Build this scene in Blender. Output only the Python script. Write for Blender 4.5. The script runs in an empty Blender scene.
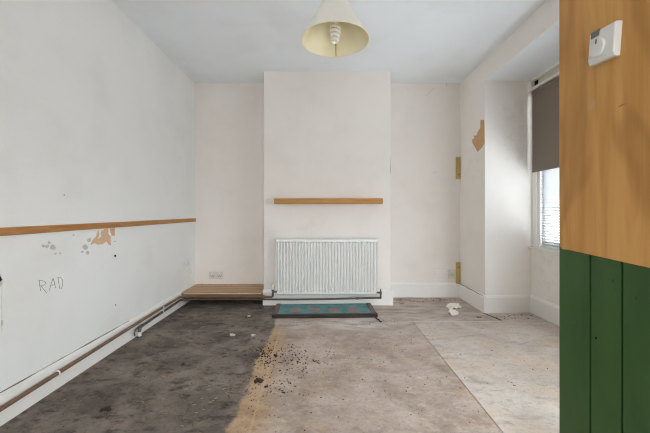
import bpy, bmesh, math, random
from mathutils import Vector, Matrix, noise as mnoise
random.seed(7)
S = bpy.context.scene
COL = S.collection
EYE = 0.993           # camera height, metres
F = 325.0             # focal length in pixels of the 650 px wide frame

# ------------------------------------------------------------------ materials
def srgb(r, g, b):
    def f(c):
        c /= 255.0
        return c / 12.92 if c <= 0.04045 else ((c + 0.055) / 1.055) ** 2.4
    return (f(r), f(g), f(b), 1.0)

class NT:
    def __init__(self, name, rough=0.6, spec=0.3):
        self.m = bpy.data.materials.new(name); self.m.use_nodes = True
        self.t = self.m.node_tree
        self.b = self.t.nodes['Principled BSDF']
        self.b.inputs['Roughness'].default_value = rough
        self.b.inputs['Specular IOR Level'].default_value = spec
        self.co = self.t.nodes.new('ShaderNodeTexCoord')
    def n(self, typ, **kw):
        x = self.t.nodes.new(typ)
        for k, v in kw.items():
            if k in ('operation', 'blend_type', 'data_type', 'noise_dimensions', 'interpolation_type', 'wave_type', 'bands_direction', 'feature', 'distance'):
                setattr(x, k, v)
        return x
    def link(self, a, b): self.t.links.new(a, b)
    def put(self, sock, v):
        if hasattr(v, 'is_output'): self.link(v, sock)
        else: sock.default_value = v
    def pos(self): return self.n('ShaderNodeNewGeometry').outputs['Position']
    def math(self, op, a, b=0.0, c=0.0):
        x = self.n('ShaderNodeMath', operation=op)
        self.put(x.inputs[0], a); self.put(x.inputs[1], b); self.put(x.inputs[2], c)
        return x.outputs[0]
    def step(self, v, lo, hi, a=0.0, b=1.0):
        x = self.n('ShaderNodeMapRange', interpolation_type='SMOOTHSTEP')
        self.put(x.inputs[0], v); self.put(x.inputs[1], lo); self.put(x.inputs[2], hi)
        self.put(x.inputs[3], a); self.put(x.inputs[4], b)
        return x.outputs[0]
    def mix(self, fac, a, b, mode='MIX'):
        x = self.n('ShaderNodeMix', data_type='RGBA', blend_type=mode)
        self.put(x.inputs[0], fac); self.put(x.inputs[6], a); self.put(x.inputs[7], b)
        return x.outputs[2]
    def noise(self, scale, detail=4.0, rough=0.55, stretch=(1, 1, 1), dist=0.0, off=(0, 0, 0)):
        mp = self.n('ShaderNodeMapping'); self.link(self.pos(), mp.inputs[0])
        mp.inputs['Scale'].default_value = stretch; mp.inputs['Location'].default_value = off
        x = self.n('ShaderNodeTexNoise'); self.link(mp.outputs[0], x.inputs['Vector'])
        x.inputs['Scale'].default_value = scale; x.inputs['Detail'].default_value = detail
        x.inputs['Roughness'].default_value = rough; x.inputs['Distortion'].default_value = dist
        return x.outputs[0]
    def xyz(self):
        x = self.n('ShaderNodeSeparateXYZ'); self.link(self.pos(), x.inputs[0])
        return x.outputs
    def near(self, p, r0, r1, sc=(1, 1, 1)):
        mp = self.n('ShaderNodeVectorMath', operation='SUBTRACT'); self.link(self.pos(), mp.inputs[0]); mp.inputs[1].default_value = p
        m2 = self.n('ShaderNodeVectorMath', operation='MULTIPLY'); self.link(mp.outputs[0], m2.inputs[0]); m2.inputs[1].default_value = sc
        ln = self.n('ShaderNodeVectorMath', operation='LENGTH'); self.link(m2.outputs[0], ln.inputs[0])
        return self.step(ln.outputs['Value'], r0, r1, 1.0, 0.0)
    def bump(self, h, strength=0.2, dist=0.002):
        x = self.n('ShaderNodeBump'); x.inputs['Strength'].default_value = strength
        x.inputs['Distance'].default_value = dist
        self.link(h, x.inputs['Height']); self.link(x.outputs[0], self.b.inputs['Normal'])
    def color(self, c):
        self.put(self.b.inputs['Base Color'], c); return self.m

def plain(name, c, rough=0.5, spec=0.3, var=0.06, scale=30, metal=0.0):
    q = NT(name, rough, spec); q.b.inputs['Metallic'].default_value = metal
    dk = tuple(x * (1 - var * 2) for x in c[:3]) + (1,)
    return q.color(q.mix(q.noise(scale, 3), c, dk))

def wall_mat(name, c, ripple=False, stains=()):
    q = NT(name, 0.75, 0.2)
    dk = tuple(a * b for a, b in zip(c[:3], (0.93, 0.92, 0.905))) + (1,)
    col = q.mix(q.step(q.noise(1.7, 5, 0.6), 0.42, 0.78), c, dk)
    col = q.mix(q.step(q.noise(11, 5, 0.7), 0.56, 0.9, 0, 0.3), col, dk)
    for p, r, sc, sr, k, amt in stains:
        nz = q.step(q.noise(sc, 5, 0.7, off=(p[0], 3.1, p[2])), 0.5, 0.62)
        col = q.mix(q.math('MULTIPLY', q.math('MULTIPLY', nz, q.near(p, r * 0.3, r, sr)), amt * .45), col, k)
    h = q.noise(60, 4, 0.6, (1, 1, 1))
    if ripple:
        h = q.math('ADD', h, q.noise(30, 2, 0.4, (0.15, 0.15, 1.6)))
    q.bump(h, 0.22, 0.003)
    return q.color(col)

GREY = srgb(120, 114, 106)
M = {}
M['left'] = wall_mat('white_textured_wall', srgb(240, 241, 240), True,
    [((-1.51, 3.65, 0.40), 0.22, 9, (1, 1, 1), GREY, 0.45)])
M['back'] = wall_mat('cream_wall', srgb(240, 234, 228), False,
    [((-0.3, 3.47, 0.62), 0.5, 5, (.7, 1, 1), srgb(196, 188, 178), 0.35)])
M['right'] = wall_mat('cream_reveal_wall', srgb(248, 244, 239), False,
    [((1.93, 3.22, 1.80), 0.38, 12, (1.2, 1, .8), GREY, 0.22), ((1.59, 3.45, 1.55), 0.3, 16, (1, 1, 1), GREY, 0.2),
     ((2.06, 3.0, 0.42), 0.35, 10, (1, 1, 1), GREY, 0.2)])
M['ceiling'] = wall_mat('ceiling_paint', srgb(243, 248, 253))
M['trim'] = plain('white_gloss_trim', srgb(247, 245, 241), 0.35, 0.4, 0.03, 9)
M['plaster'] = plain('bare_pink_plaster', srgb(230, 194, 160), 0.9, 0.1, 0.10, 40)
M['plaster2'] = plain('bare_orange_plaster', srgb(228, 184, 142), 0.9, 0.1, 0.10, 40)
M['greyplaster'] = plain('bare_grey_plaster', srgb(216, 211, 203), 0.9, 0.1, 0.12, 60)
M['pencil'] = plain('pencil_grey', srgb(128, 126, 126), 0.8, 0.1)
M['dark'] = plain('dark_hole', srgb(38, 32, 28), 0.9, 0.1)
M['crack'] = plain('crack_shadow_grey', srgb(118, 112, 108), 0.9, 0.1, 0.2, 20)
M['white'] = plain('white_plastic', srgb(238, 238, 236), 0.35, 0.4, 0.02)
M['ivory'] = plain('aged_white_plastic', srgb(226, 221, 212), 0.4, 0.4, 0.05, 60)
M['stat'] = plain('pale_grey_white_plastic', srgb(222, 222, 217), 0.4, 0.4, 0.02)
M['filler'] = plain('smudged_filler', srgb(204, 164, 116), 0.8, 0.1, 0.1)
M['enamel'] = plain('white_radiator_enamel', srgb(236, 235, 232), 0.3, 0.4, 0.015, 8)
M['copper'] = plain('dull_copper', srgb(146, 116, 94), 0.5, 0.4, 0.25, 14, 0.25)
M['oldcopper'] = plain('dark_tarnished_copper', srgb(114, 96, 82), 0.55, 0.4, 0.25, 14, 0.25)
M['brass'] = plain('tarnished_brass', srgb(150, 122, 82), 0.45, 0.5, 0.2, 40, 0.5)
M['greymetal'] = plain('tarnished_grey_metal', srgb(110, 104, 96), 0.5, 0.5, 0.2, 60, 0.5)
M['green'] = None

def wood(name, a, b, axis, scale=9.0, fig=0.0, rough=0.5, spec=0.3):
    q = NT(name, rough, spec)
    st = [6.0, 6.0, 6.0]; st['xyz'.index(axis)] = 0.5
    g = q.noise(scale, 5, 0.65, tuple(st), 0.6)
    col = q.mix(q.step(g, 0.3, 0.72), a, b)
    if fig:
        st2 = [2.2, 2.2, 2.2]; st2['xyz'.index(axis)] = 0.55
        w = q.noise(1.7, 2, 0.5, tuple(st2), 1.0, (4.1, 2.2, .3))
        band = q.math('ABSOLUTE', q.math('SUBTRACT', q.math('FRACT', q.math('MULTIPLY', w, 5.0)), 0.5))
        col = q.mix(q.math('MULTIPLY', q.step(band, 0.0, 0.20, 1, 0), fig), col, tuple(x * .62 for x in b[:3]) + (1,))
    q.bump(g, 0.12, 0.002)
    return q.color(col)
M['rail'] = wood('pine_rail', srgb(190, 140, 86), srgb(166, 112, 62), 'y')
M['shelf'] = wood('golden_pine_shelf', srgb(196, 144, 80), srgb(176, 122, 60), 'x')
M['shelf_end'] = wood('pine_end_grain', srgb(192, 146, 88), srgb(160, 116, 66), 'y')
M['boardtop'] = wood('dusty_boxing_board', srgb(200, 166, 134), srgb(168, 130, 98), 'x', 5)
M['boardfront'] = wood('brown_boxing_fascia', srgb(158, 126, 98), srgb(122, 92, 68), 'x', 6)
M['ply'] = wood('orange_plywood', srgb(208, 158, 92), srgb(188, 134, 70), 'z', 3.2, 0.5)
M['edgelight'] = wood('pale_board_edge', srgb(222, 200, 168), srgb(196, 170, 136), 'x', 8)
M['block'] = wood('yellowed_wood_block', srgb(202, 178, 112), srgb(176, 150, 84), 'z', 12)
M['hearthwood'] = wood('dark_hearth_border', srgb(68, 54, 47), srgb(44, 34, 29), 'x', 8)

M['hearthside'] = wood('grey_brown_hearth_border', srgb(128, 112, 104), srgb(92, 78, 70), 'y', 8)
q = NT('green_boards', 0.45, 0.35)
gc = q.mix(q.step(q.noise(6, 5, 0.65, (1, 1, .25)), 0.35, 0.75), srgb(57, 90, 43), srgb(43, 72, 33))
gc = q.mix(q.step(q.noise(55, 2), 0.72, 0.78), gc, srgb(30, 58, 36))
q.bump(q.noise(40, 3), 0.1, 0.002); M['green'] = q.color(gc)

# hearth: turquoise glaze with four reddish rosettes
HX0, HX1, HY0, HY1 = -0.49, 0.495, 3.04, 3.41
q = NT('turquoise_hearth', 0.45, 0.4)
hc = q.mix(q.step(q.noise(14, 4, 0.6), 0.35, 0.7), srgb(98, 152, 154), srgb(66, 118, 122))
hc = q.mix(q.step(q.noise(30, 4, 0.7), 0.6, 0.75), hc, srgb(48, 76, 80))
for cx in (-0.285, -0.096, 0.10, 0.29):
    msk = q.math('MULTIPLY', q.near((cx, 3.20, 0.03), 0.035, 0.075, (1, .85, 1)), q.step(q.noise(26, 4, 0.7), 0.38, 0.52))
    hc = q.mix(q.math('MULTIPLY', msk, .9), hc, srgb(188, 112, 88))
q.bump(q.noise(25, 3), 0.2, 0.003); M['hearth'] = q.color(hc)

# floor: bare boards, stained dark on the left, raw along the edge of the stain, scuffed grey on the right
q = NT('stained_floor', 0.8, 0.2)
X, Y, Z = q.xyz()
wav = q.math('MULTIPLY', q.math('SUBTRACT', q.noise(2.6, 4, 0.6, (1, 1, 1)), 0.5), 0.16)
wav2 = q.math('MULTIPLY', q.math('SUBTRACT', q.noise(22, 4, 0.6), 0.5), 0.05)
ex = q.math('ADD', q.math('ADD', X, wav), wav2)
dark = q.mix(q.step(q.noise(3.2, 6, 0.62, (1, 1, 1), .4), 0.32, 0.70), srgb(98, 89, 82), srgb(146, 135, 125))
dark = q.mix(q.step(q.noise(9, 6, 0.75, (1.0, 1.6, 1)), 0.48, 0.66, 0, .85), dark, srgb(62, 54, 48))
dark = q.mix(q.step(q.noise(24, 5, 0.75, (1, 1.8, 1)), 0.60, 0.78, 0, .7), dark, srgb(148, 138, 126))
tan = q.mix(q.step(q.noise(7, 5, 0.6), 0.35, 0.7), srgb(194, 167, 137), srgb(172, 143, 114))
grey = q.mix(q.step(q.noise(2.4, 6, 0.62, (1, 1, 1), .5), 0.34, 0.66), srgb(196, 181, 170), srgb(168, 151, 139))
grey = q.mix(q.step(q.noise(5.0, 6, 0.7, (1, 1.6, 1), .3, (3, 1, 0)), 0.46, 0.72, 0, .55), grey, srgb(136, 112, 94))
grey = q.mix(q.step(q.noise(7.5, 5, 0.65, off=(7, 2, 0)), 0.48, 0.74, 0, .5), grey, srgb(186, 158, 134))
grey = q.mix(q.step(q.noise(30, 5, 0.7), 0.62, 0.78, 0, .6), grey, srgb(120, 108, 98))
back = q.mix(q.step(q.noise(6, 6, 0.7, (.6, 1.6, 1)), 0.38, 0.66), srgb(200, 187, 178), srgb(160, 146, 137))
back = q.mix(q.step(q.noise(15, 5, 0.7), 0.60, 0.74, 0, .6), back, srgb(112, 102, 95))
yb = q.math('ADD', Y, q.math('MULTIPLY', wav, 1.5))
tanfade = q.math('ADD', ex, q.math('MULTIPLY', q.math('SUBTRACT', q.noise(4.5, 5, 0.65), 0.5), 0.35))
dark = q.mix(q.math('MULTIPLY', q.step(q.noise(6, 6, .8, (1, 1.4, 1), .5, (9, 9, 0)), .52, .68), q.step(Y, 1.9, 3.2, .15, .7)), dark, srgb(158, 150, 142))
fine = q.noise(55, 4, 0.75, (1, 1, 1)); fine2 = q.noise(17, 5, 0.75, (1, 1.5, 1), .4, (5, 5, 0))
grey = q.mix(q.step(fine, 0.50, 0.72, 0, .6), grey, srgb(128, 112, 102))
grey = q.mix(q.step(fine2, 0.52, 0.72, 0, .6), grey, srgb(140, 120, 108))
grey = q.mix(q.step(fine2, 0.46, 0.30, 0, .5), grey, srgb(214, 204, 196))
tan = q.mix(q.step(fine, 0.50, 0.72, 0, .6), tan, srgb(140, 110, 82))
tan = q.mix(q.step(fine2, 0.50, 0.68, 0, .5), tan, srgb(150, 118, 88))
dark = q.mix(q.step(fine, 0.52, 0.74, 0, .6), dark, srgb(60, 52, 46))
dark = q.mix(q.step(fine2, 0.46, 0.30, 0, .5), dark, srgb(150, 140, 128))
right_part = q.mix(q.step(tanfade, -0.39, -0.22), tan, grey)
crease = q.step(q.math('ABSOLUTE', q.math('ADD', X, q.math('ADD', 0.30, q.math('MULTIPLY', Y, 0.025)))), 0.002, 0.006, 0.28, 0)
right_part = q.mix(crease, right_part, srgb(214, 190, 160))
right_part = q.mix(q.step(yb, 2.66, 2.84), right_part, back)
smear = q.math('MULTIPLY', q.near((0.27, 2.88, 0), 0.12, 0.40, (1, 1.9, 1)), q.step(q.noise(7, 5, .75, (.8, 2.0, 1), .3, (8, 0, 0)), .42, .58))
right_part = q.mix(q.math('MULTIPLY', smear, .8), right_part, srgb(216, 212, 208))
colf = q.mix(q.step(ex, -0.455, -0.425), dark, right_part)
gap = q.step(X, -0.452, -0.44)
q.bump(q.math('ADD', q.noise(30, 4, .6), q.noise(4, 3)), 0.3, 0.004)
M['floor'] = q.color(colf)

q = NT('scuffed_hardboard', 0.8, 0.2)
hb = q.mix(q.step(q.noise(2.0, 6, 0.62, (1, 1.2, 1), .5, (1, 5, 0)), 0.34, 0.68), srgb(212, 202, 193), srgb(186, 174, 165))
hb = q.mix(q.step(q.noise(5.5, 6, 0.7, (.7, 1.6, 1), .6, (2, 0, 0)), 0.52, 0.74, 0, .8), hb, srgb(156, 142, 130))
hb = q.mix(q.step(q.noise(26, 5, 0.7), 0.63, 0.78, 0, .6), hb, srgb(116, 104, 96))
hb = q.mix(q.step(q.noise(3.5, 5, .65, off=(4, 4, 0)), 0.42, 0.70, 0, .7), hb, srgb(198, 178, 156))
hb = q.mix(q.step(q.noise(50, 4, .75), 0.50, 0.74, 0, .55), hb, srgb(146, 134, 124))
hb = q.mix(q.step(q.noise(16, 5, .75, (1, 1.5, 1), .4), 0.52, 0.70, 0, .6), hb, srgb(150, 138, 128))
q.bump(q.noise(6, 4, .6, (.7, 1.4, 1)), 0.3, 0.006)
M['hardboard'] = q.color(hb)
M['paper'] = plain('torn_cream_paper', srgb(244, 240, 228), 0.8, 0.1, 0.04)
M['flake'] = plain('pale_plaster_flake', srgb(214, 208, 198), 0.9, 0.1, 0.08)
M['straw'] = plain('pale_wood_splinter', srgb(190, 172, 146), 0.9, 0.1, 0.1)
M['dirt'] = plain('dark_dirt', srgb(86, 68, 54), 0.95, 0.05, 0.2, 60)

q = NT('cream_shade_fabric', 0.8, 0.1)
q.color(q.mix(q.noise(40, 3), srgb(248, 248, 245), srgb(243, 242, 236)))
tr = q.n('ShaderNodeBsdfTranslucent'); tr.inputs[0].default_value = srgb(250, 249, 244)
mx = q.n('ShaderNodeMixShader'); mx.inputs[0].default_value = 0.2
out = q.t.nodes['Material Output']
q.link(q.b.outputs[0], mx.inputs[1]); q.link(tr.outputs[0], mx.inputs[2]); q.link(mx.outputs[0], out.inputs[0])
M['shade'] = q.m
q = NT('yellowed_shade_lining', 0.6, 0.2)
q.color(q.mix(q.step(q.noise(9, 4), .35, .7), srgb(246, 238, 208), srgb(240, 228, 186)))
tr = q.n('ShaderNodeBsdfTranslucent'); tr.inputs[0].default_value = srgb(250, 248, 240)
mx = q.n('ShaderNodeMixShader'); mx.inputs[0].default_value = 0.2
q.link(q.b.outputs[0], mx.inputs[1]); q.link(tr.outputs[0], mx.inputs[2]); q.link(mx.outputs[0], q.t.nodes['Material Output'].inputs[0])
M['lining'] = q.m
M['seam'] = plain('brown_seam', srgb(190, 158, 112), 0.8, 0.1)
M['tube'] = plain('white_glass_tube', srgb(244, 242, 236), 0.12, 0.6, 0.01)
M['blind'] = plain('brown_grey_blind_fabric', srgb(142, 130, 118), 0.85, 0.1, 0.05, 120)
q = NT('white_blind_slat', 0.5, 0.3); q.color(srgb(196, 198, 202))
tr = q.n('ShaderNodeBsdfTranslucent'); tr.inputs[0].default_value = (0.9, 0.92, 0.95, 1)
mx = q.n('ShaderNodeMixShader'); mx.inputs[0].default_value = 0.03
q.link(q.b.outputs[0], mx.inputs[1]); q.link(tr.outputs[0], mx.inputs[2]); q.link(mx.outputs[0], q.t.nodes['Material Output'].inputs[0])
M['slat'] = q.m
q = NT('window_glass')
tp = q.n('ShaderNodeBsdfTransparent'); gl = q.n('ShaderNodeBsdfGlossy'); gl.inputs['Roughness'].default_value = 0.02
fr = q.n('ShaderNodeLayerWeight'); fr.inputs[0].default_value = 0.15; fo_ = q.math('MULTIPLY_ADD', q.math('POWER', fr.outputs['Facing'], 4.0), 0.3, 0.03)
mx = q.n('ShaderNodeMixShader'); q.link(fo_, mx.inputs[0]); q.link(tp.outputs[0], mx.inputs[1]); q.link(gl.outputs[0], mx.inputs[2])
q.link(mx.outputs[0], q.t.nodes['Material Output'].inputs[0]); M['glass'] = q.m
M['lcd'] = plain('grey_green_display', srgb(98, 110, 106), 0.25, 0.5, 0.03)
M['edgegrey'] = plain('cut_edge_grey', srgb(150, 142, 132), 0.9, 0.1)

# ------------------------------------------------------------------ mesh building
class MB:
    def __init__(self): self.v = []; self.f = []
    def add(self, vs, fs):
        o = len(self.v); self.v += [Vector(p) for p in vs]; self.f += [tuple(i + o for i in f) for f in fs]; return self
    def box(self, x0, x1, y0, y1, z0, z1):
        v = [(x, y, z) for z in (z0, z1) for y in (y0, y1) for x in (x0, x1)]
        return self.add(v, [(0, 2, 3, 1), (4, 5, 7, 6), (0, 1, 5, 4), (2, 6, 7, 3), (0, 4, 6, 2), (1, 3, 7, 5)])
    def quad(self, a, b, c, d): return self.add([a, b, c, d], [(0, 1, 2, 3)])
    def hexa(self, bottom, top):
        return self.add(list(bottom) + list(top), [(3, 2, 1, 0), (4, 5, 6, 7), (0, 1, 5, 4), (1, 2, 6, 5), (2, 3, 7, 6), (3, 0, 4, 7)])
    def prism(self, pts, d):
        n = len(pts); d = Vector(d)
        vs = [Vector(p) for p in pts] + [Vector(p) + d for p in pts]
        fs = [tuple(range(n - 1, -1, -1)), tuple(range(n, 2 * n))] + [(i, (i + 1) % n, (i + 1) % n + n, i + n) for i in range(n)]
        return self.add(vs, fs)
    def tube(self, pts, r, n=10, caps=True):
        pts = [Vector(p) for p in pts]; vs = []; fs = []
        up = None
        for i, p in enumerate(pts):
            t = ((pts[i] - pts[i - 1]).normalized() if i else Vector()) + ((pts[i + 1] - pts[i]).normalized() if i + 1 < len(pts) else Vector())
            t.normalize()
            if up is None:
                up = t.orthogonal().normalized()
            up = (up - t * up.dot(t)).normalized()
            w = t.cross(up)
            rr = r[i] if isinstance(r, (list, tuple)) else r
            for k in range(n):
                a = 2 * math.pi * k / n
                vs.append(p + (up * math.cos(a) + w * math.sin(a)) * rr)
        for i in range(len(pts) - 1):
            for k in range(n):
                fs.append((i * n + k, i * n + (k + 1) % n, (i + 1) * n + (k + 1) % n, (i + 1) * n + k))
        if caps:
            fs.append(tuple(range(n - 1, -1, -1))); fs.append(tuple((len(pts) - 1) * n + k for k in range(n)))
        return self.add(vs, fs)
    def lathe(self, prof, c, n=32, axis='z', closed=False):
        vs = []; fs = []
        for r, h in prof:
            for k in range(n):
                a = 2 * math.pi * k / n; u, w = r * math.cos(a), r * math.sin(a)
                p = {'z': (u, w, h), 'y': (u, h, w), 'x': (h, u, w)}[axis]
                vs.append(Vector(c) + Vector(p))
        m = len(prof)
        for i in range(m - 1 + (1 if closed else 0)):
            j = (i + 1) % m
            for k in range(n):
                fs.append((i * n + k, i * n + (k + 1) % n, j * n + (k + 1) % n, j * n + k))
        return self.add(vs, fs)
    def lump(self, c, r, sq=0.7, n=7):
        bm = bmesh.new(); bmesh.ops.create_icosphere(bm, subdivisions=1, radius=1)
        seed = random.random() * 99
        vs = []
        for v in bm.verts:
            k = 0.75 + 0.6 * mnoise.noise(v.co * 1.3 + Vector((seed, 0, 0)))
            vs.append(Vector(c) + Vector((v.co.x * r * k, v.co.y * r * k, max(v.co.z * r * sq * k, -r * .35))))
        fs = [tuple(v.index for v in f.verts) for f in bm.faces]; bm.free()
        return self.add(vs, fs)
    def xf(self, mat):
        self.v = [mat @ p for p in self.v]; return self
    def build(self, name, mat, parent=None, smooth=False, bevel=0.0, segs=2, origin=None):
        if parent is not None: o0 = wloc(parent)
        elif origin is not None: o0 = Vector(origin)
        else: o0 = Vector((0, 0, 0))
        me = bpy.data.meshes.new(name)
        me.from_pydata([tuple(p - o0) for p in self.v], [], self.f); me.update()
        bm = bmesh.new(); bm.from_mesh(me)
        bmesh.ops.recalc_face_normals(bm, faces=bm.faces); bm.to_mesh(me); bm.free()
        me.materials.append(mat)
        o = bpy.data.objects.new(name, me); COL.objects.link(o)
        if parent is not None: o.parent = parent
        else: o.location = o0
        if smooth:
            for p in me.polygons: p.use_smooth = True
            me.set_sharp_from_angle(angle=math.radians(40))
        if bevel:
            b = o.modifiers.new('Bevel', 'BEVEL'); b.width = bevel; b.segments = segs; b.limit_method = 'ANGLE'; b.angle_limit = math.radians(40)
        return o

def wloc(o):
    p = Vector(o.location)
    while o.parent: o = o.parent; p = p + Vector(o.location)
    return p
def tag(o, label, cat, group=None, kind=None):
    o['label'] = label; o['category'] = cat
    if group: o['group'] = group
    if kind: o['kind'] = kind
    return o
def thing(name, loc, label, cat, group=None):
    o = bpy.data.objects.new(name, None); o.empty_display_size = 0.05; o.location = loc; COL.objects.link(o)
    return tag(o, label, cat, group)
def struct(o, label, cat):
    return tag(o, label, cat, None, 'structure')

# ------------------------------------------------------------------ the room
XL, XR, YB, H = -1.51, 1.59, 3.80, 2.50
YN = -1.25                                    # wall behind the camera
BX0, BX1, BY = -0.646, 0.711, 3.475           # chimney breast
RX, RY0, RY1 = 2.06, 0.35, 3.21               # window recess, its unseen near end lengthened for more daylight
HEAD, SILL = 2.296, 0.650

floor = struct(MB().box(XL - .1, RX + .1, YN - .1, YB + .1, -0.1, 0).build('floor', M['floor']), 'bare scuffed floor stained dark along its left side', 'floor')
ceiling = struct(MB().box(XL - .1, RX + .1, YN - .1, YB + .1, H, H + .1).build('ceiling', M['ceiling']), 'plain pale grey painted ceiling', 'ceiling')
wl = struct(MB().box(XL - .1, XL, YN - .1, YB + .1, 0, H).build('wall_left', M['left']), 'white textured left wall with a wooden rail', 'wall')
wb = struct(MB().box(XL - .1, RX + .1, YB, YB + .1, 0, H).build('wall_back', M['back']), 'cream back wall of the two alcoves', 'wall')
wc = struct(MB().box(BX0, BX1, BY, YB, 0, H).build('wall_chimney_breast', M['back'], bevel=.006), 'cream chimney breast behind the radiator', 'wall')
m = MB()
def recess_wall(m):
    m.box(XR, RX + .1, RY1 + .03, YB, 0, H)                                   # pier beyond the recess
    m.prism([(XR, RY1, 0), (XR, RY1 + .03, 0), (RX, RY1 + .03, 0)], (0, 0, HEAD))
    m.box(XR, RX + .1, YN, RY0, 0, H)                                         # near pier
    m.box(XR, RX + .1, RY0, RY1 + .03, HEAD, H)                               # above the recess
    m.box(RX, RX + .1, RY0, RY1 + .03, 0, SILL - .02)                         # below the sill
    return m
wr = struct(recess_wall(m).build('wall_right', M['right']), 'pale right wall with a deep window recess', 'wall')
# wall behind the camera, opened by a window added for daylight
NW0, NW1, NZ0, NZ1 = -0.42, 0.72, 0.10, 1.72
m = MB().box(XL - .1, NW0, YN - .1, YN, 0, H).box(NW1, RX + .1, YN - .1, YN, 0, H).box(NW0, NW1, YN - .1, YN, 0, NZ0).box(NW0, NW1, YN - .1, YN, NZ1, H)
struct(m.build('wall_near', M['left']), 'white wall opposite the chimney breast with an added daylight window', 'wall')
# soffit of the recess painted like the ceiling
struct(MB().box(XR + .002, RX, RY0, RY1 + .0, HEAD - .003, HEAD + .002).build('trim_1', M['ceiling']), 'white soffit over the window recess', 'trim')

# hardboard overlay on the right of the floor
hbd = MB()
ys = [YN] + [YN + (2.93 - YN) * k / 30 for k in range(1, 31)]
L = [(0.805 + .006 * mnoise.noise(Vector((y * 5, 0, 0))), y) for y in ys]
pts = [(x, y, 0.0) for x, y in L] + [(XR - .001, 2.93, 0), (XR - .001, YN, 0)]
hbd.prism(pts, (0, 0, .004))
hbd.box(XR - .001, RX, RY0, 2.93, 0, .004)
hbd.build('hardboard_sheet', M['hardboard'], floor)
MB().prism([(0.80, 2.925, 0), (1.60, 2.922, 0), (1.60, 2.938, 0), (.80, 2.94, 0)], (0, 0, .005)).build('joint_strip', M['flake'], floor)
MB().prism([(1.56, 3.19, 0), (1.572, 3.19, 0), (1.63, 2.98, 0), (1.618, 2.98, 0)], (0, 0, .002)).build('joint_gap', M['dark'], floor)

# baseboards
def bboard(name, pts, h, t, label, mat=None):
    # pts: wall line from a to b; the board stands on the room side n
    a, b, n = pts
    m = MB(); a = Vector(a + (0,)); b = Vector(b + (0,)); n = Vector(n + (0,)) * t
    prof = [(0, 0), (1, 0), (1, h - .022), (.75, h - .014), (.45, h - .004), (.3, h), (0, h)]
    k = len(prof)
    vs = [a + n * u + Vector((0, 0, z)) for u, z in prof] + [b + n * u + Vector((0, 0, z)) for u, z in prof]
    m.add(vs, [tuple(range(k)), tuple(range(2 * k - 1, k - 1, -1))] + [(i, (i + 1) % k, (i + 1) % k + k, i + k) for i in range(k)])
    return struct(m.build(name, mat or M['trim']), label, 'baseboard')
bboard('baseboard_left', ((XL, YN), (XL, YB), (1, 0)), .158, .012, 'low white baseboard along the left wall behind the pipes')
bboard('baseboard_alcove', ((BX1, YB), (XR, YB), (0, -1)), .165, .022, 'white baseboard across the right alcove')
bboard('baseboard_chimney', ((BX0 - .005, BY), (BX1 + .025, BY), (0, -1)), .165, .018, 'white baseboard under the radiator')
bboard('baseboard_chimney_side', ((BX1, BY - .02), (BX1, YB - .02), (1, 0)), .165, .024, 'white baseboard on the right cheek of the chimney breast')
bboard('baseboard_right', ((XR, RY1 - .022), (XR, YB - .02), (-1, 0)), .17, .022, 'white baseboard between the alcove and the window recess')
bboard('baseboard_reveal', ((XR - .02, RY1), (RX, RY1 + .03), (.06, -1)), .17, .022, 'white baseboard at the far side of the window recess')
bboard('baseboard_window', ((RX, RY0), (RX, RY1 + .02), (-1, 0)), .17, .022, 'white baseboard below the window')

# ---- pixel of the photograph -> point on a real plane
def onL(px, py, dx=0.0):
    y = -XL * F / (324 - px); return Vector((XL + dx, y, EYE + (212 - py) * y / F))
def onR(px, py):
    y = XR * F / (px - 324); return Vector((XR, y, EYE + (212 - py) * y / F))
def onY(px, py, y):
    return Vector(((px - 324) * y / F, y, EYE + (212 - py) * y / F))
def onF(px, py):
    y = EYE * F / (py - 212); return Vector(((px - 324) * y / F, y, 0.0))

# ---- peeled patches, cracks and pencil writing on the walls
def rough_poly(pts, amp):
    out = []
    for i, p in enumerate(pts):
        q_ = pts[(i + 1) % len(pts)]
        for k in range(4):
            t = k / 4; r = Vector(p).lerp(Vector(q_), t)
            if k: r = r + Vector((mnoise.noise(r * 60), mnoise.noise(r * 60 + Vector((9, 0, 0))), mnoise.noise(r * 60 + Vector((0, 9, 0))))) * amp
            out.append(r)
    return out
def flat_patch(name, pts, n, mat, parent, amp=.006, t=.0012):
    n = Vector(n); pts = rough_poly(pts, amp)
    pts = [p - n * (p - pts[0]).dot(n) for p in pts]
    return MB().prism(pts, n * t).build(name, mat, parent)
c5 = lambda x, y: onL(20 + x / 5.09, 215 + y / 5.09)
flat_patch('exposed_plaster', [c5(*p) for p in ((358, 152), (372, 125), (385, 112), (392, 92), (398, 74), (404, 100), (396, 124), (412, 112), (410, 84), (430, 70), (449, 68), (449, 96), (462, 110), (462, 156), (450, 148), (440, 134), (420, 150), (395, 150), (380, 145))], (1, 0, 0), M['plaster'], wl, .005)
flat_patch('exposed_plaster', [c5(*p) for p in ((456, 68), (482, 66), (482, 106), (466, 106))], (1, 0, 0), M['plaster'], wl, .004)
def blob(cx, cy, r, mat=None):
    pts = [c5(cx + r * (0.75 + .5 * random.random()) * math.cos(a * math.pi / 4), cy + r * (0.75 + .5 * random.random()) * math.sin(a * math.pi / 4)) for a in range(8)]
    flat_patch('plaster_chip', pts, (1, 0, 0), mat or M['greyplaster'], wl, .003)
for b in ((147, 140, 9), (166, 165, 15), (138, 160, 9), (118, 157, 8), (332, 163, 13), (345, 192, 9), (352, 128, 11), (180, 197, 5), (318, 188, 6), (272, 102, 5), (204, 195, 4), (483, 135, 4)): blob(*b)
blob(484, 207, 5, M['dark'])
for px, py, r in ((180, 158, 1), (64, 195, .8), (115.5, 305, 1.2)):
    p = onL(px, py); MB().lathe([(0, .0), (.004 * r, 0), (.004 * r, .0015), (0, .0015)], p, 8, 'x').build('nail_hole', M['dark'], wl)
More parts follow.
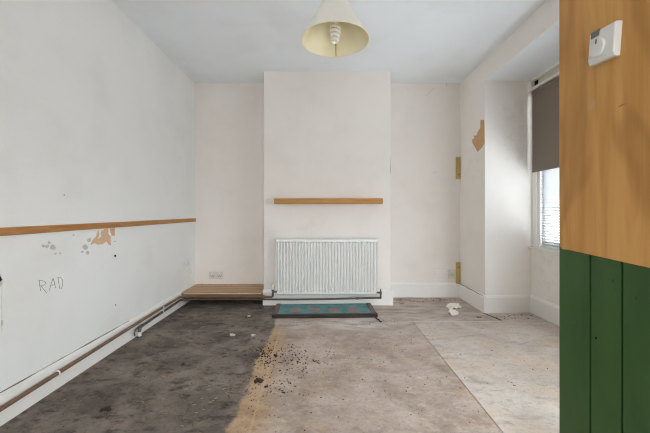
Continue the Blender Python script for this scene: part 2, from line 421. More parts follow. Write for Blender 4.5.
# damaged spot at the picture's left edge
flat_patch('exposed_plaster', [onL(*p) for p in ((-4, 272), (1.2, 275), (2.5, 279), (2.2, 285), (-1, 288), (-5, 284))], (1, 0, 0), M['greyplaster'], wl, .004, .001)
flat_patch('wall_hole', [onL(*p) for p in ((-4, 275), (0.6, 277), (1.8, 279.5), (.4, 281.5), (-4, 282))], (1, 0, 0), M['dark'], wl, .003, .002)
flat_patch('wall_hole', [onL(*p) for p in ((1.2, 320), (2.4, 320), (2.6, 325), (1.4, 326))], (1, 0, 0), M['greyplaster'], wl, .002, .002)
MB().tube([onL(1.6 + .4 * math.sin(k), 287 + k * 3.2, .0004) for k in range(15)], .0006, 5).build('wall_crack', M['greyplaster'], wl)
def stroke(m, pts): m.tube([c5(x, y) + Vector((.0006, 0, 0)) for x, y in pts], .0010, 5)
m = MB()
stroke(m, ((97, 332), (99, 350), (104, 386))); stroke(m, ((95, 334), (112, 333), (129, 341), (131, 350), (120, 358), (103, 361))); stroke(m, ((106, 361), (120, 378), (136, 397)))
stroke(m, ((149, 384), (158, 352), (168, 321))); stroke(m, ((168, 321), (175, 346), (181, 372))); stroke(m, ((151, 361), (178, 353)))
stroke(m, ((193, 319), (197, 348), (203, 377))); stroke(m, ((189, 319), (206, 318), (216, 330), (217, 352), (211, 376)))
m.build('pencil_writing', M['pencil'], wl)
# the open joint above the left baseboard
m = MB(); y = 1.2; pts = []
while y < 2.5:
    pts.append(Vector((XL + .0125, y, .1565 + .004 * mnoise.noise(Vector((y * 4, 0, 0))))));  y += .05
r = [.0010 + .0042 * max(0, mnoise.noise(Vector((p.y * 6, 3, 0))) + .25) for p in pts]
m.tube(pts, r, 6); m.build('open_joint', M['crack'], wl)
c7 = lambda x, y: onR(380 + x / 3.61, 60 + y / 3.61)
flat_patch('exposed_plaster', [c7(*p) for p in ((363, 216), (376, 216), (378, 300), (366, 318), (352, 332), (345, 318), (334, 300), (332, 288), (341, 282), (338, 272), (350, 272), (352, 260), (362, 246))], (-1, 0, 0), M['plaster2'], wr, .005)
MB().tube([Vector((XR - .0225, y, .166 + .003 * math.sin(y * 30))) for y in (3.20, 3.3, 3.4, 3.5, 3.6, 3.7, 3.78)], [.001, .003, .002, .0035, .002, .003, .004], 6).build('open_joint', M['dark'], wr)
MB().tube([Vector((BX1 - .001, BY - .001, z)) for z in (1.40, 1.46, 1.5, 1.6)], [.002, .005, .002, .001], 5).build('corner_chip', M['greyplaster'], wc)
MB().tube([onY(p[0], p[1], YB) for p in ((425, 96), (430, 92), (434, 88))], .002, 5).build('wall_crack', M['greyplaster'], wb)
MB().tube([onY(p[0], p[1], YB) for p in ((446.5, 80), (446.8, 86))], .004, 5).build('wall_crack', M['greyplaster'], wb)
MB().tube([onY(p[0], p[1], YB) for p in ((433, 172), (436, 173), (437, 170))], .002, 5).build('wall_crack', M['greyplaster'], wb)

# ------------------------------------------------------------------ window in the recess
win = bpy.data.objects.new('window_1', None); win.location = (RX, 2.2, SILL); COL.objects.link(win)
struct(win, 'white framed window at the back of the recess', 'window')
WY0, WY1, WYM = RY0, RY1 + .03, 2.0  # the near half is out of view, added to let in more light
m = MB()
m.box(RX + .015, RX + .10, WY1 - .06, WY1, SILL, HEAD).box(RX + .03, RX + .10, WY1 - .10, WY1 - .06, SILL, HEAD)      # far stile, stepped
m.box(RX + .015, RX + .10, WY0, WY0 + .10, SILL, HEAD).box(RX + .015, RX + .10, WYM - .05, WYM + .05, SILL, HEAD)
m.box(RX + .015, RX + .10, WY0, WY1, 2.18, HEAD)
m.build('window_frame', M['trim'], win, bevel=.004)
for y0, y1 in ((WYM + .05, WY1 - .10), (WY0 + .10, WYM - .05)):
    m = MB()
    m.box(RX + .05, RX + .09, y0, y0 + .045, SILL, 2.18).box(RX + .05, RX + .09, y1 - .045, y1, SILL, 2.18)
    m.box(RX + .05, RX + .09, y0 + .045, y1 - .045, SILL, SILL + .05).box(RX + .05, RX + .09, y0 + .045, y1 - .045, 2.13, 2.18)
    m.box(RX + .05, RX + .09, y0 + .045, y1 - .045, 1.42, 1.46)
    sash = m.build('sash', M['trim'], win, bevel=.003)
    MB().box(RX + .068, RX + .072, y0 + .04, y1 - .04, SILL + .045, 2.14).build('glass_pane', M['glass'], sash)
MB().box(RX - .03, RX + .10, WY0, WY1, SILL - .018, SILL).build('window_sill', M['trim'], win, bevel=.004)
# head of the recess: batten box with a hollow above the roller blind
m = MB()
m.box(RX - .03, RX + .015, WY0, WY1 - .055, 2.184, 2.208).box(RX - .03, RX + .015, WY1 - .055, WY1, 2.184, 2.294)
m.build('head_board', M['right'], win, bevel=.002)
MB().box(RX - .03, RX + .015, WY0, WY1 - .03, 2.272, 2.294).build('head_bead', M['trim'], win, bevel=.002)
MB().box(RX + .008, RX + .014, WY0, WY1 - .05, 2.2, 2.28).build('head_recess_panel', M['ivory'], win)
MB().box(RX + .004, RX + .012, WY1 - .10, WY1 - .055, 2.21, 2.272).build('head_dark_block', M['dark'], win)  # solid dark block in the far corner of the head hollow

# venetian blind inside the frame
vb = thing('venetian_blind', (RX + .03, 2.6, SILL), 'white slatted venetian blind close to the window glass', 'blind')
vy0, vy1 = WYM + .06, WY1 - .125
m = MB(); z = SILL + .035; 
while z < 2.12:
    m.hexa([(RX + .020, vy0, z + .0112), (RX + .042, vy0, z - .0112), (RX + .042, vy1, z - .0112), (RX + .020, vy1, z + .0112)],
           [(RX + .020, vy0, z + .0119), (RX + .042, vy0, z - .0105), (RX + .042, vy1, z - .0105), (RX + .020, vy1, z + .0119)])
    z += .0245
m.build('slat_panel', M['slat'], vb)
MB().box(RX + .017, RX + .046, vy0, vy1, 2.13, 2.165).build('head_rail', M['white'], vb, bevel=.002)
MB().box(RX + .018, RX + .044, vy0, vy1, SILL + .004, SILL + .018).build('bottom_rail', M['white'], vb, bevel=.003)
for y in (vy1 - .16, 2.6, vy0 + .16):
    MB().tube([(RX + .0165, y, SILL + .01), (RX + .0165, y, 2.14)], .001, 5).build('ladder_cord', M['white'], vb)

# roller blind, half lowered
rb = thing('roller_blind', (RX - .01, 2.6, 1.384), 'brown grey roller blind half lowered over the window', 'blind')
ry0, ry1 = WY0 + .05, 3.195
MB().box(RX - .0115, RX - .0105, ry0, ry1, 1.39, 2.165).build('fabric', M['blind'], rb)
MB().box(RX - .015, RX - .007, ry0, ry1, 1.380, 1.398).build('bottom_bar', M['blind'], rb, bevel=.003)
MB().tube([(RX - .004, ry0, 2.162), (RX - .004, ry1, 2.162)], .017, 14).build('roller_tube', M['blind'], rb, True)
for y in (ry0 - .006, ry1 + .001):
    MB().box(RX - .026, RX + .016, y, y + .004, 2.14, 2.184).build('bracket', M['white'], rb)

# unseen window added behind the camera as daylight fill
w2 = bpy.data.objects.new('fill_window', None); w2.location = ((NW0 + NW1) / 2, YN, NZ0); COL.objects.link(w2)
struct(w2, 'unseen white framed window added behind the viewer for fill daylight', 'window')
m = MB()
for x0, x1 in ((NW0, NW0 + .06), (NW1 - .06, NW1), ((NW0 + NW1) / 2 - .03, (NW0 + NW1) / 2 + .03)): m.box(x0, x1, YN - .08, YN - .02, NZ0, NZ1)
m.box(NW0, NW1, YN - .08, YN - .02, NZ0, NZ0 + .06).box(NW0, NW1, YN - .08, YN - .02, NZ1 - .06, NZ1)
m.build('window_frame', M['trim'], w2)
MB().box(NW0 + .05, NW1 - .05, YN - .052, YN - .048, NZ0 + .05, NZ1 - .05).build('glass_pane', M['glass'], w2)

# ------------------------------------------------------------------ left wall rail and pipes
dr = thing('dado_rail', (XL, 2.3, .88), 'long varnished pine rail fixed along the left wall', 'rail')
MB().box(XL, XL + .012, YN + .01, YB - .004, .881, .920).build('rail_batten', M['rail'], dr, bevel=.004)
MB().box(XL, XL + .0125, YB - .008, YB - .001, .880, .921).build('rail_end', M['edgegrey'], dr)

def arc(c, u, v, r, n=6):
    c, u, v = Vector(c), Vector(u), Vector(v)
    return [c + u * (r * math.cos(a * math.pi / 2 / n)) + v * (r * math.sin(a * math.pi / 2 / n)) for a in range(n + 1)]
PX = XL + .016 + .017                      # pipes stand just off the baseboard
PYF = 3.375                                # their run in front of the boxing
m = MB(); up = thing('heating_pipe', (PX, 1.5, .09), 'upper copper heating pipe running along left baseboard to the radiator', 'pipe', 'copper heating pipes')
zu = lambda y: min(.093 + .027 * (y - 1.515) / 1.385, .119)
pts = [(PX, YN + .02, zu(1.0))] + [(PX, y, zu(y)) for y in (1.0, 1.5, 2.0, 2.5, 3.0, PYF - .04)]
pts += [(PX + .04 - .04 * math.cos(a * math.pi / 12), PYF - .04 + .04 * math.sin(a * math.pi / 12), .1175) for a in range(1, 7)]
pts += [(-1.2, PYF, .116), (-.9, PYF, .115), (-.66, PYF, .113), (-.535, PYF - .005, .112)]
MB().tube(pts, .011, 12).build('pipe_run', M['copper'], up, True)
MB().tube([(-.655, PYF, .113), (-.61, PYF - .002, .113)], .0145, 12).build('compression_fitting', M['brass'], up, True, .001)
MB().tube([(-.64, PYF, .113), (-.625, PYF, .113)], .018, 6).build('fitting_nut', M['brass'], up)
lp = thing('heating_pipe', (PX, 2.6, .0), 'lower copper heating pipe rising from floor and passing under the radiator', 'pipe', 'copper heating pipes')
PXl = PX + .002
pts = [(PXl, 2.60, .0), (PXl, 2.60, .045)] + [(PXl, 2.60 + .022 - .022 * math.cos(a * math.pi / 12), .047 + .022 * math.sin(a * math.pi / 12)) for a in range(1, 7)]
pts += [(PXl, 2.8, .074), (PXl, 3.0, .079), (PXl, 3.2, .083), (PXl, PYF - .04, .086)]
pts += [(PXl + .04 - .04 * math.cos(a * math.pi / 12), PYF - .04 + .04 * math.sin(a * math.pi / 12), .087) for a in range(1, 7)]
pts += [(-1.2, PYF, .087), (-.9, PYF, .087), (-.66, PYF, .086), (-.3, PYF, .084), (0, PYF, .088), (.3, PYF, .096), (.585, PYF, .103)]
MB().tube(pts, .0098, 12).build('pipe_run', M['oldcopper'], lp, True)
MB().tube([(PXl, 2.60, .002), (PXl, 2.60, .034)], .0145, 10).build('floor_sleeve', M['white'], lp, True)
MB().tube([(PXl, 2.598, .036), (PXl, 2.60, .058), (PXl, 2.612, .069), (PXl, 2.64, .072)], .0135, 10).build('elbow', M['greymetal'], lp, True)
MB().tube([(PXl - .002, 2.535, .028), (PXl - .002, 2.53, .05), (PXl - .002, 2.54, .066), (PXl - .002, 2.57, .074), (PXl - .002, 2.605, .074)], .006, 8).build('pipe_hook', M['greymetal'], lp, True)
MB().tube([(.33, PYF, .0965), (.36, PYF, .0972)], .0135, 8).build('pipe_joint', M['oldcopper'], lp, True)
MB().tube([(.568, PYF, .103), (.588, PYF, .099), (.588, PYF, .105), (.588, PYF, .1105)], .011, 10).build('end_elbow', M['greymetal'], lp, True)
for par, y, z in ((up, 1.80, zu(1.80)), (up, 2.97, zu(2.97)), (lp, 2.97, .0785)):
    m = MB().box(XL + .0145, PX + .006, y - .012, y + .012, z - .016, z - .0108)
    m.box(XL + .0145, PX - .013, y - .012, y + .012, z - .0155, z + .014)
    m.tube([(PX + .015 * math.cos(a), y, z + .015 * math.sin(a)) for a in [math.radians(d) for d in range(-120, 121, 20)]], .004, 6)
    m.build('pipe_clip', M['white'], par, True)

# ------------------------------------------------------------------ boxing in the left alcove
bx = thing('pipe_boxing', (-1.08, 3.6, .07), 'low wooden shelf boxing in the left alcove', 'boxing')
m = MB().prism([(-1.498, 3.432, .1355), (-1.474, 3.402, .134), (-.66, 3.402, .132), (-.66, BY - .002, .1325), (BX0 - .004, BY - .002, .1325), (BX0 - .004, YB - .002, .1385), (-1.49, YB - .002, .1395)], (0, 0, .012))
m.build('top_board', M['boardtop'], bx, bevel=.0015)
MB().box(-1.472, -.661, 3.3985, 3.4018, .1335, .1445).build('front_edge', M['edgelight'], bx)
MB().prism([(-1.485, 3.440, .064), (-.655, 3.440, .060), (-.655, 3.440, .1315), (-1.485, 3.440, .1335)], (0, .018, 0)).build('front_board', M['boardfront'], bx, bevel=.002)
MB().box(-1.485, -.66, YB - .03, YB - .004, 0.09, .137).build('wall_batten', M['boardfront'], bx)
for x in (-1.46, -.70): MB().box(x, x + .03, 3.46, YB - .03, .085, .131).build('bearer', M['boardfront'], bx)
bx.location.z = .0
for c in bx.children: c.location.z = 0
for c in bx.children:
    for v in c.data.vertices: v.co.z += .07
# crumbs of plaster along the back of its top
m = MB()
for k in range(60):
    y = YB - .008 - abs(random.gauss(0, .035)); zt = .145 + .006 * (y - 3.402) / .4
    m.lump((random.choice((-.83, -1.05, -.72, -1.35)) + random.gauss(0, .09), y, zt + .0035), random.uniform(.002, .006), .5)
m.v = [Vector((min(max(p.x, -1.48), -.66), min(p.y, YB - .002), p.z)) for p in m.v]
tag(m.build('plaster_grit', M['dirt']), 'dark crumbs lying along the back of the wooden shelf boxing', 'grit', kind='stuff')

# ------------------------------------------------------------------ radiator
RXA, RXB, RZ0, RZ1, RYF = -.502, .556, .130, .712, 3.375
rad = thing('radiator', ((RXA + RXB) / 2, RYF + .03, RZ0), 'white ribbed panel radiator on the chimney breast', 'radiator')
m = MB(); prof = []
n = 33; x0, x1 = RXA + .012, RXB - .012; p = (x1 - x0) / n
for i in range(n):
    a = x0 + i * p
    prof += [(a, .032), (a + p * .20, .032), (a + p * .23, .004), (a + p * .33, .0), (a + p * .67, 0.0), (a + p * .77, .004), (a + p * .80, .032)]
prof.append((x1, .032)); prof = [(RXA, .0035)] + prof + [(RXB, .0035)]
rows = [(RZ0, .006, 0), (RZ0 + .012, 0.001, 0), (RZ0 + .028, 0.001, 0), (RZ0 + .045, 0, 1), (RZ1 - .045, 0, 1), (RZ1 - .028, .001, 0), (RZ1 - .012, .001, 0), (RZ1, .006, 0)]
vs = []; fs = []; W = len(prof)
for z, d0, k in rows:
    for x, d in prof: vs.append((x, RYF + d0 + (d if k else 0.0), z))
for r_ in range(len(rows) - 1):
    for i in range(W - 1): fs.append((r_ * W + i, r_ * W + i + 1, (r_ + 1) * W + i + 1, (r_ + 1) * W + i))
m.add(vs, fs)
fo = m.build('front_panel', M['enamel'], rad, True)
sd = fo.modifiers.new('Thick', 'SOLIDIFY'); sd.thickness = .006; sd.offset = -1
MB().box(RXA + .004, RXB - .004, RYF + .0385, RYF + .044, RZ0 + .002, RZ1 - .002).build('water_panel', M['enamel'], rad, bevel=.004)
m = MB(); x = RXA + .03
while x < RXB - .04:
    m.box(x, x + .012, RYF + .0445, RYF + .0595, RZ0 + .05, RZ1 - .04); x += .025
m.build('convector_fins', M['enamel'], rad)
for x in (RXA, RXB - .003): MB().box(x, x + .003, RYF + .008, RYF + .066, RZ0 + .02, RZ1 - .003).build('side_panel', M['enamel'], rad, bevel=.001)
m = MB().box(RXA, RXB, RYF + .008, RYF + .013, RZ1 - .004, RZ1 + .004).box(RXA, RXB, RYF + .060, RYF + .066, RZ1 - .004, RZ1 + .004)
x = RXA
while x < RXB - .004: m.box(x, x + .005, RYF + .008, RYF + .064, RZ1 - .003, RZ1 + .003); x += .0132
m.build('top_grille', M['enamel'], rad)
for x in (RXA + .17, RXB - .2): MB().box(x, x + .03, RYF + .066, BY - .001, RZ0 + .08, RZ1 - .08).build('wall_bracket', M['enamel'], rad)
# thermostatic valve on the left, lockshield on the right
vx = -.532
v = MB().lathe([(0, .128), (.012, .128), (.012, .150), (.009, .152), (.009, .168), (.013, .170), (.013, .188), (0, .188)], (vx, RYF, 0), 12).build('radiator_valve', M['greymetal'], rad, True)
MB().tube([(vx, RYF, .162), (RXA + .012, RYF + .008, .162)], .009, 10).build('valve_tail', M['greymetal'], v, True)
MB().tube([(vx, RYF, .1125), (vx, RYF, .132)], .010, 10).build('valve_body', M['oldcopper'], v, True)
MB().lathe([(0, .188), (.0145, .188), (.0165, .194), (.0165, .238), (.0145, .245), (0, .246)], (vx, RYF, 0), 20).build('valve_cap', M['ivory'], v, True)
vx = .588
v = MB().lathe([(0, .112), (.010, .112), (.010, .140), (.013, .142), (.013, .165), (.009, .168), (.006, .195), (0, .196)], (vx, RYF, 0), 12).build('lockshield_valve', M['greymetal'], rad, True)
MB().tube([(vx, RYF, .155), (RXB - .01, RYF + .008, .155)], .009, 10).build('valve_tail', M['greymetal'], v, True)

# ------------------------------------------------------------------ floating shelf
sh = thing('floating_shelf', (.045, BY, 1.0786), 'thick pine floating shelf over the radiator', 'shelf')
SX0, SX1, SY, SZ0, SZ1 = -.515, .608, 3.35, 1.079, 1.133
MB().box(SX0 + .018, SX1 - .018, SY, SY + .018, SZ0, SZ1).build('front_board', M['shelf'], sh, bevel=.002)
for x in (SX0, SX1 - .018): MB().box(x, x + .018, SY, BY - .001, SZ0, SZ1).build('end_board', M['shelf_end'], sh, bevel=.002)
MB().box(SX0 + .018, SX1 - .018, SY + .018, BY - .001, SZ0, SZ0 + .012).build('bottom_board', M['shelf'], sh)
MB().box(SX0 + .018, SX1 - .018, SY + .018, BY - .001, SZ1 - .012, SZ1).build('top_board', M['shelf'], sh)

# ------------------------------------------------------------------ hearth
he = thing('hearth', (0, 3.22, 0), 'turquoise hearth slab with reddish rosettes and dark border below radiator', 'hearth')
MB().box(HX0 + .045, HX1 - .045, HY0 + .03, HY1, 0, .032).build('glazed_slab', M['hearth'], he, bevel=.004)
MB().box(HX0 - .005, HX1 + .005, HY0, HY0 + .03, 0, .036).build('border_strip', M['hearthwood'], he, bevel=.004)
for x in (HX0, HX1 - .045): MB().box(x, x + .045, HY0 + .03, HY1, 0, .038).build('border_strip', M['hearthside'], he, bevel=.004)
for c in he.children:                     # it sits a touch askew
    pass
he.rotation_euler.z = .035

# ------------------------------------------------------------------ sockets and wooden blocks
def socket(x0, x1, z0, z1, label, gang, grp):
    t = thing('wall_socket', ((x0 + x1) / 2, YB, z0), label, 'socket', grp)
    MB().box(x0, x1, YB - .010, YB - .0005, z0, z1).build('face_plate', M['ivory'], t, bevel=.003)
    w = (x1 - x0) / gang
    for g in range(gang):
        cx = x0 + w * (g + .5); zc = (z0 + z1) / 2
        MB().box(cx - .006, cx + .006, YB - .0145, YB - .009, z1 - .034, z1 - .014).build('rocker_switch', M['white'], t, bevel=.001)
        for dx, dz, a, b in ((0, .002, .0035, .006), (-.013, -.014, .006, .003), (.013, -.014, .006, .003)):
            MB().box(cx + dx - a, cx + dx + a, YB - .0108, YB - .0095, zc + dz - b, zc + dz + b).build('pin_slot', M['crack'], t)
    for cx in (x0 + .012, x1 - .012):
        MB().lathe([(0, -.0115), (.003, -.0115), (.003, -.009)], (cx, YB, (z0 + z1) / 2), 10, 'y').build('screw', M['greymetal'], t)
    return t
z_ = lambda py: EYE + (212 - py) * YB / F
socket((209.3 - 324) * YB / F, (223 - 324) * YB / F, z_(279), z_(271.4), 'double white socket above the wooden boxing in left alcove', 2, 'alcove wall sockets')
socket((447.8 - 324) * YB / F, (455.6 - 324) * YB / F, z_(278.3), z_(269.4), 'single white socket next to the lower wooden block', 1, 'alcove wall sockets')
bp = thing('blank_plate', ((440 - 324) * YB / F, YB, z_(277.6)), 'painted over double wall plate left of the single socket', 'wall plate')
MB().box((433.5 - 324) * YB / F, (447.2 - 324) * YB / F, YB - .007, YB - .0005, z_(277.6), z_(270.3)).build('face_plate', M['back'], bp, bevel=.003)
for px in (435.5, 445): MB().lathe([(0, -.0085), (.0035, -.0085), (.0035, -.006)], ((px - 324) * YB / F, YB, z_(274)), 10, 'y').build('screw', M['greymetal'], bp)
for (y0, y1, lab, hole) in ((157.3, 179, 'upper yellowed wooden block in the corner of right alcove', True), (262.2, 283.4, 'lower yellowed wooden block standing on the alcove baseboard', False)):
    t = thing('wooden_block', (1.56, YB, z_(y1)), lab, 'block', 'corner wooden blocks')
    MB().box((455.6 - 324) * YB / F, XR - .002, YB - .022, YB - .0005, z_(y1), z_(y0)).build('timber', M['block'], t, bevel=.003)
    MB().lathe([(0, -.0235), (.007, -.0235), (.007, -.02)], (1.568, YB, z_(y1) + (.05 if hole else .19)), 10, 'y').build('screw_hole', M['dark'], t)

# ------------------------------------------------------------------ pendant lamp
LY = 1.75; LX = 11 * LY / F; LZ = EYE + .921
pl = thing('pendant_lamp', (LX, LY, H), 'cream coolie pendant lamp hanging from the ceiling', 'lamp')
R0, R1, SHH = .181, .050, .236
MB().lathe([(0, H - .03), (.025, H - .03), (.045, H - .018), (.05, H), (0, H)], (LX, LY, 0), 28).build('ceiling_rose', M['white'], pl, True)
MB().tube([(LX, LY, H - .028), (LX, LY, LZ + SHH + .03)], .0035, 8).build('flex_cord', M['white'], pl, True)
MB().lathe([(0, LZ + SHH + .05), (.008, LZ + SHH + .05), (.018, LZ + SHH + .02), (.02, LZ + SHH - .03), (.019, LZ + .128), (0, LZ + .128)], (LX, LY, 0), 20).build('lamp_holder', M['white'], pl, True)
s = MB().lathe([(R0, LZ), (R1, LZ + SHH)], (LX, LY, 0), 64).build('lamp_shade', M['shade'], pl, True)
MB().lathe([(R0 - .002, LZ + .001), (R1 - .002, LZ + SHH)], (LX, LY, 0), 64).build('lining', M['lining'], s, True)
MB().tube([(LX + R0 * math.cos(a), LY + R0 * math.sin(a), LZ) for a in [2 * math.pi * k / 64 for k in range(65)]], .0022, 6).build('lower_hoop', M['lining'], s, True)
MB().tube([(LX + R1 * math.cos(a), LY + R1 * math.sin(a), LZ + SHH) for a in [2 * math.pi * k / 48 for k in range(49)]], .002, 6).build('upper_hoop', M['shade'], s, True)
for k in range(3):
    a = 2 * math.pi * k / 3 + .5
    MB().tube([(LX + .019 * math.cos(a), LY + .019 * math.sin(a), LZ + SHH - .01), (LX + R1 * math.cos(a), LY + R1 * math.sin(a), LZ + SHH)], .0015, 6).build('carrier_arm', M['lining'], s)
sa = math.radians(86)
MB().tube([(LX + (R0 - .004) * math.cos(sa), LY + (R0 - .004) * math.sin(sa), LZ + .002), (LX + (R1 - .004) * math.cos(sa), LY + (R1 - .004) * math.sin(sa), LZ + SHH - .002)], .0028, 6).build('seam', M['seam'], s)
bt = LZ + .128
bulb = MB().lathe([(0, bt), (.014, bt), (.018, bt - .012), (.019, bt - .035), (.016, bt - .042), (0, bt - .042)], (LX, LY, 0), 20).build('light_bulb', M['white'], pl, True)
sp = []
for k in range(0, 161):
    t = k / 160; a = t * 2 * math.pi * 4.5
    rr = .0235 * (1 - .55 * max(0, t - .45) / .55)
    sp.append((LX + rr * math.cos(a), LY + rr * math.sin(a), bt - .043 - t * .092))
MB().tube(sp, .0072, 8).build('spiral_tube', M['tube'], bulb, True)

# ------------------------------------------------------------------ boarded partition and thermostat
PXX = .773; PE = 1.06
pa = thing('boarded_partition', (PXX + .02, 0, 0), 'green boarded partition with orange plywood above at right', 'partition')
m = MB()
edges = [PE + .011] + [.944 - .1 * k for k in range(0, 22)]
edges = [e for e in edges if e > YN + .05] + [YN + .002]
for a, b in zip(edges[:-1], edges[1:]):
    g = .003
    m.prism([(PXX + .018, a, 0.002), (PXX + .010, a, .002), (PXX + .009, a - g, .002), (PXX, a - g - .001, .002), (PXX, b + g + .001, .002), (PXX + .009, b + g, .002), (PXX + .010, b, .002), (PXX + .018, b, .002)][::-1], (0, 0, .985))
m.build('matchboard_panel', M['green'], pa)
zb = lambda y: .8756 - (PE - y) * .05
MB().prism([(PXX - .0045, PE + .002, zb(PE) + .006), (PXX - .0045, PE - .012, zb(PE) - .003), (PXX - .0045, PE - .03, zb(PE - .03)), (PXX - .0045, YN + .002, zb(YN)), (PXX - .0045, YN + .002, H - .003), (PXX - .0045, PE + .002, H - .003)], (.004, 0, 0)).build('plywood_sheet', M['ply'], pa, bevel=.001)
m = MB().box(PXX + .018, PXX + .058, PE - .07, PE, .002, H - .003).box(PXX + .018, PXX + .058, YN + .002, YN + .07, .002, H - .003)
m.box(PXX + .018, PXX + .058, YN + .07, PE - .07, .93, 1.0).box(PXX + .018, PXX + .058, YN + .07, PE - .07, H - .08, H - .003)
m.build('stud_frame', M['green'], pa)
onP = lambda px, py: Vector((PXX - .005, (PXX - .005) * F / (px - 324), EYE + (212 - py) * (PXX - .005) / (px - 324)))
def disc(c, ry, rz, t, n=16): return [Vector(c) + Vector((0, ry * math.cos(2 * math.pi * k / n) * (1 + .15 * math.sin(3 * k)), rz * math.sin(2 * math.pi * k / n))) for k in range(n)]
MB().prism(disc(onP(591.5, 106), .013, .014, 0), (-.0006, 0, 0)).build('filler_spot', M['filler'], pa)
MB().tube([onP(618.5, 107), onP(622, 105), onP(626, 103.5)], [.0006, .0022, .0006], 6).build('scratch', M['boardfront'], pa)
MB().prism(disc(onP(594.5, 338) + Vector((.0045, 0, 0)), .003, .004, 0, 8), (-.001, 0, 0)).build('nail_hole', M['dark'], pa)

# thermostat, screwed on slightly askew
tc = Vector((PXX - .0045, .879, EYE + (212 - 44.5) * .879 / F))
th = thing('room_thermostat', tc, 'white dial room thermostat on the orange plywood', 'thermostat')
rot = Matrix.Translation(tc) @ Matrix.Rotation(math.radians(5), 4, 'X')
def T(mb): return mb.xf(rot)
D = .020                                   # local: -x out of the wall, y away from viewer, z up
w, h = .041, .044
m = MB().prism([(0, -w, -h), (-D * .75, -w, -h), (-D, -w, -h + .012), (-D, -w, h - .004), (-D + .004, -w, h), (0, -w, h)], (0, 2 * w, 0))
T(m).build('housing', M['stat'], th, bevel=.003)
T(MB().lathe([(0, -D - .005), (.0225, -D - .005), (.0245, -D - .003), (.0245, -D + .001)], (0, w - .031, -.004), 32, 'x')).build('dial', M['stat'], th, True)
T(MB().box(-D - .0042, -D - .006, w - .033, w - .029, .006, .018)).build('dial_mark', M['greymetal'], th)
T(MB().box(-D - .0008, -D + .002, w - .034, w - .006, h - .017, h + .0004)).build('display', M['lcd'], th)

# ------------------------------------------------------------------ litter on the floor
def scrap(name, outline, mat, label, cat, hgt=.012, t=.001, group=None, n=14, sub=None, base=0.0):
    """torn sheet: a filled outline, subdivided and crumpled, with thickness"""
    c = sum((Vector(p) for p in outline), Vector()) / len(outline)
    bm = bmesh.new()
    vs = [bm.verts.new(p) for p in rough_poly(outline, .006)]
    bm.faces.new(vs); bmesh.ops.triangulate(bm, faces=bm.faces)
    bmesh.ops.subdivide_edges(bm, edges=bm.edges, cuts=2, use_grid_fill=True)
    for v in bm.verts:
        d = (v.co - c).length
        v.co.z = base + .0004 + hgt * max(0, .35 + mnoise.noise(v.co * 22 + Vector((c.x * 7, 0, 0))) * 1.0)
    bm.normal_update()
    mb = MB(); mb.add([v.co.copy() for v in bm.verts], [tuple(v.index for v in f.verts) for f in bm.faces]) if False else None
    bm.verts.index_update()
    mb = MB(); mb.add([v.co.copy() for v in bm.verts], [tuple(x.index for x in f.verts) for f in bm.faces]); bm.free()
    o = mb.build(name, mat, origin=(c.x, c.y, base)); sd = o.modifiers.new('Thick', 'SOLIDIFY'); sd.thickness = t; sd.offset = 1
    return tag(o, label, cat, group)
c3 = lambda x, y: onF(425 + x / 6.19, 255 + y / 6.19)
scrap('paper_scrap', [c3(*p) for p in ((130, 327), (142, 310), (165, 303), (190, 310), (208, 308), (210, 318), (228, 325), (210, 334), (188, 336), (170, 342), (148, 336))], M['paper'], 'torn cream paper scrap on the floor of right alcove, farther piece', 'scrap', .03, group='torn paper scraps by the right alcove')
scrap('paper_scrap', [c3(*p) for p in ((142, 350), (165, 344), (190, 346), (206, 358), (212, 372), (190, 379), (165, 377), (150, 364))], M['paper'], 'torn cream paper scrap lying just in front of a larger scrap', 'scrap', .02, group='torn paper scraps by the right alcove')
scrap('paper_scrap', [onF(*p) for p in ((398.5, 303), (401, 301), (404, 302.2), (405, 304), (401, 304.6))], M['straw'], 'small beige scrap on floor right of the chimney breast', 'scrap', .02)
def shrink(ps, k=.7):
    cx = sum(p[0] for p in ps) / len(ps); cy = sum(p[1] for p in ps) / len(ps)
    return [(cx + (x - cx) * k, cy + (y - cy) * k) for x, y in ps]
flakes = [((228, 334), (232, 332.8), (237, 334), (236, 336.5), (230, 337), 'pale flake on the dark floor left of the tan strip, the larger'),
          ((250, 334.3), (254, 333.2), (257, 335), (253, 337), (251, 336.5), 'small pale flake right of the larger flake, near the tan strip'),
          ((246.5, 316), (249, 314.8), (252, 315.6), (250, 317.2), (247.5, 317.2), 'pale flake on dark floor between the boxing and hearth'),]
for f in flakes:
    scrap('plaster_flake', [onF(*p) for p in shrink(f[:5])], M['flake'], f[5], 'flake', .002, group='pale flakes on the dark floor')
def clump(px, py, r, label, name='dirt_clump', n=7):
    c = onF(px, py); m = MB()
    for k in range(n):
        m.lump((c.x + random.gauss(0, r * .55), c.y + random.gauss(0, r * .5), r * .16), r * random.uniform(.3, .62))
    o = m.build(name, M['dirt'], origin=c); tag(o, label, 'dirt', 'dark dirt clumps')
clump(258.5, 381.5, .030, 'largest dark dirt clump, on the tan floor strip', n=11)
clump(283, 392.5, .013, 'dark dirt clump by itself, nearer than the crumb patch')
clump(266, 387, .014, 'small dark dirt clump beside the largest clump')
clump(276, 356, .022, 'dark dirt clump at the far edge of the crumb patch', n=9)
clump(315, 361, .012, 'small dark dirt clump right of the crumb patch')
clump(106, 410, .026, 'dark dirt clump on the dark floor near left wall', n=8)
clump(183, 365, .016, 'dark dirt clump in middle of the dark stained floor')
clump(478, 317.5, .018, 'dark dirt clump on floor before the window recess')
clump(510, 383, .012, 'dark dirt clump on the hardboard beside green boards')
m = MB(); hp = [(375.3, 317.5), (377, 319.5), (379, 320), (379.6, 321.5), (381.5, 322.3)]
m.tube([onF(*p) + Vector((0, 0, .004)) for p in hp], .0045, 7)
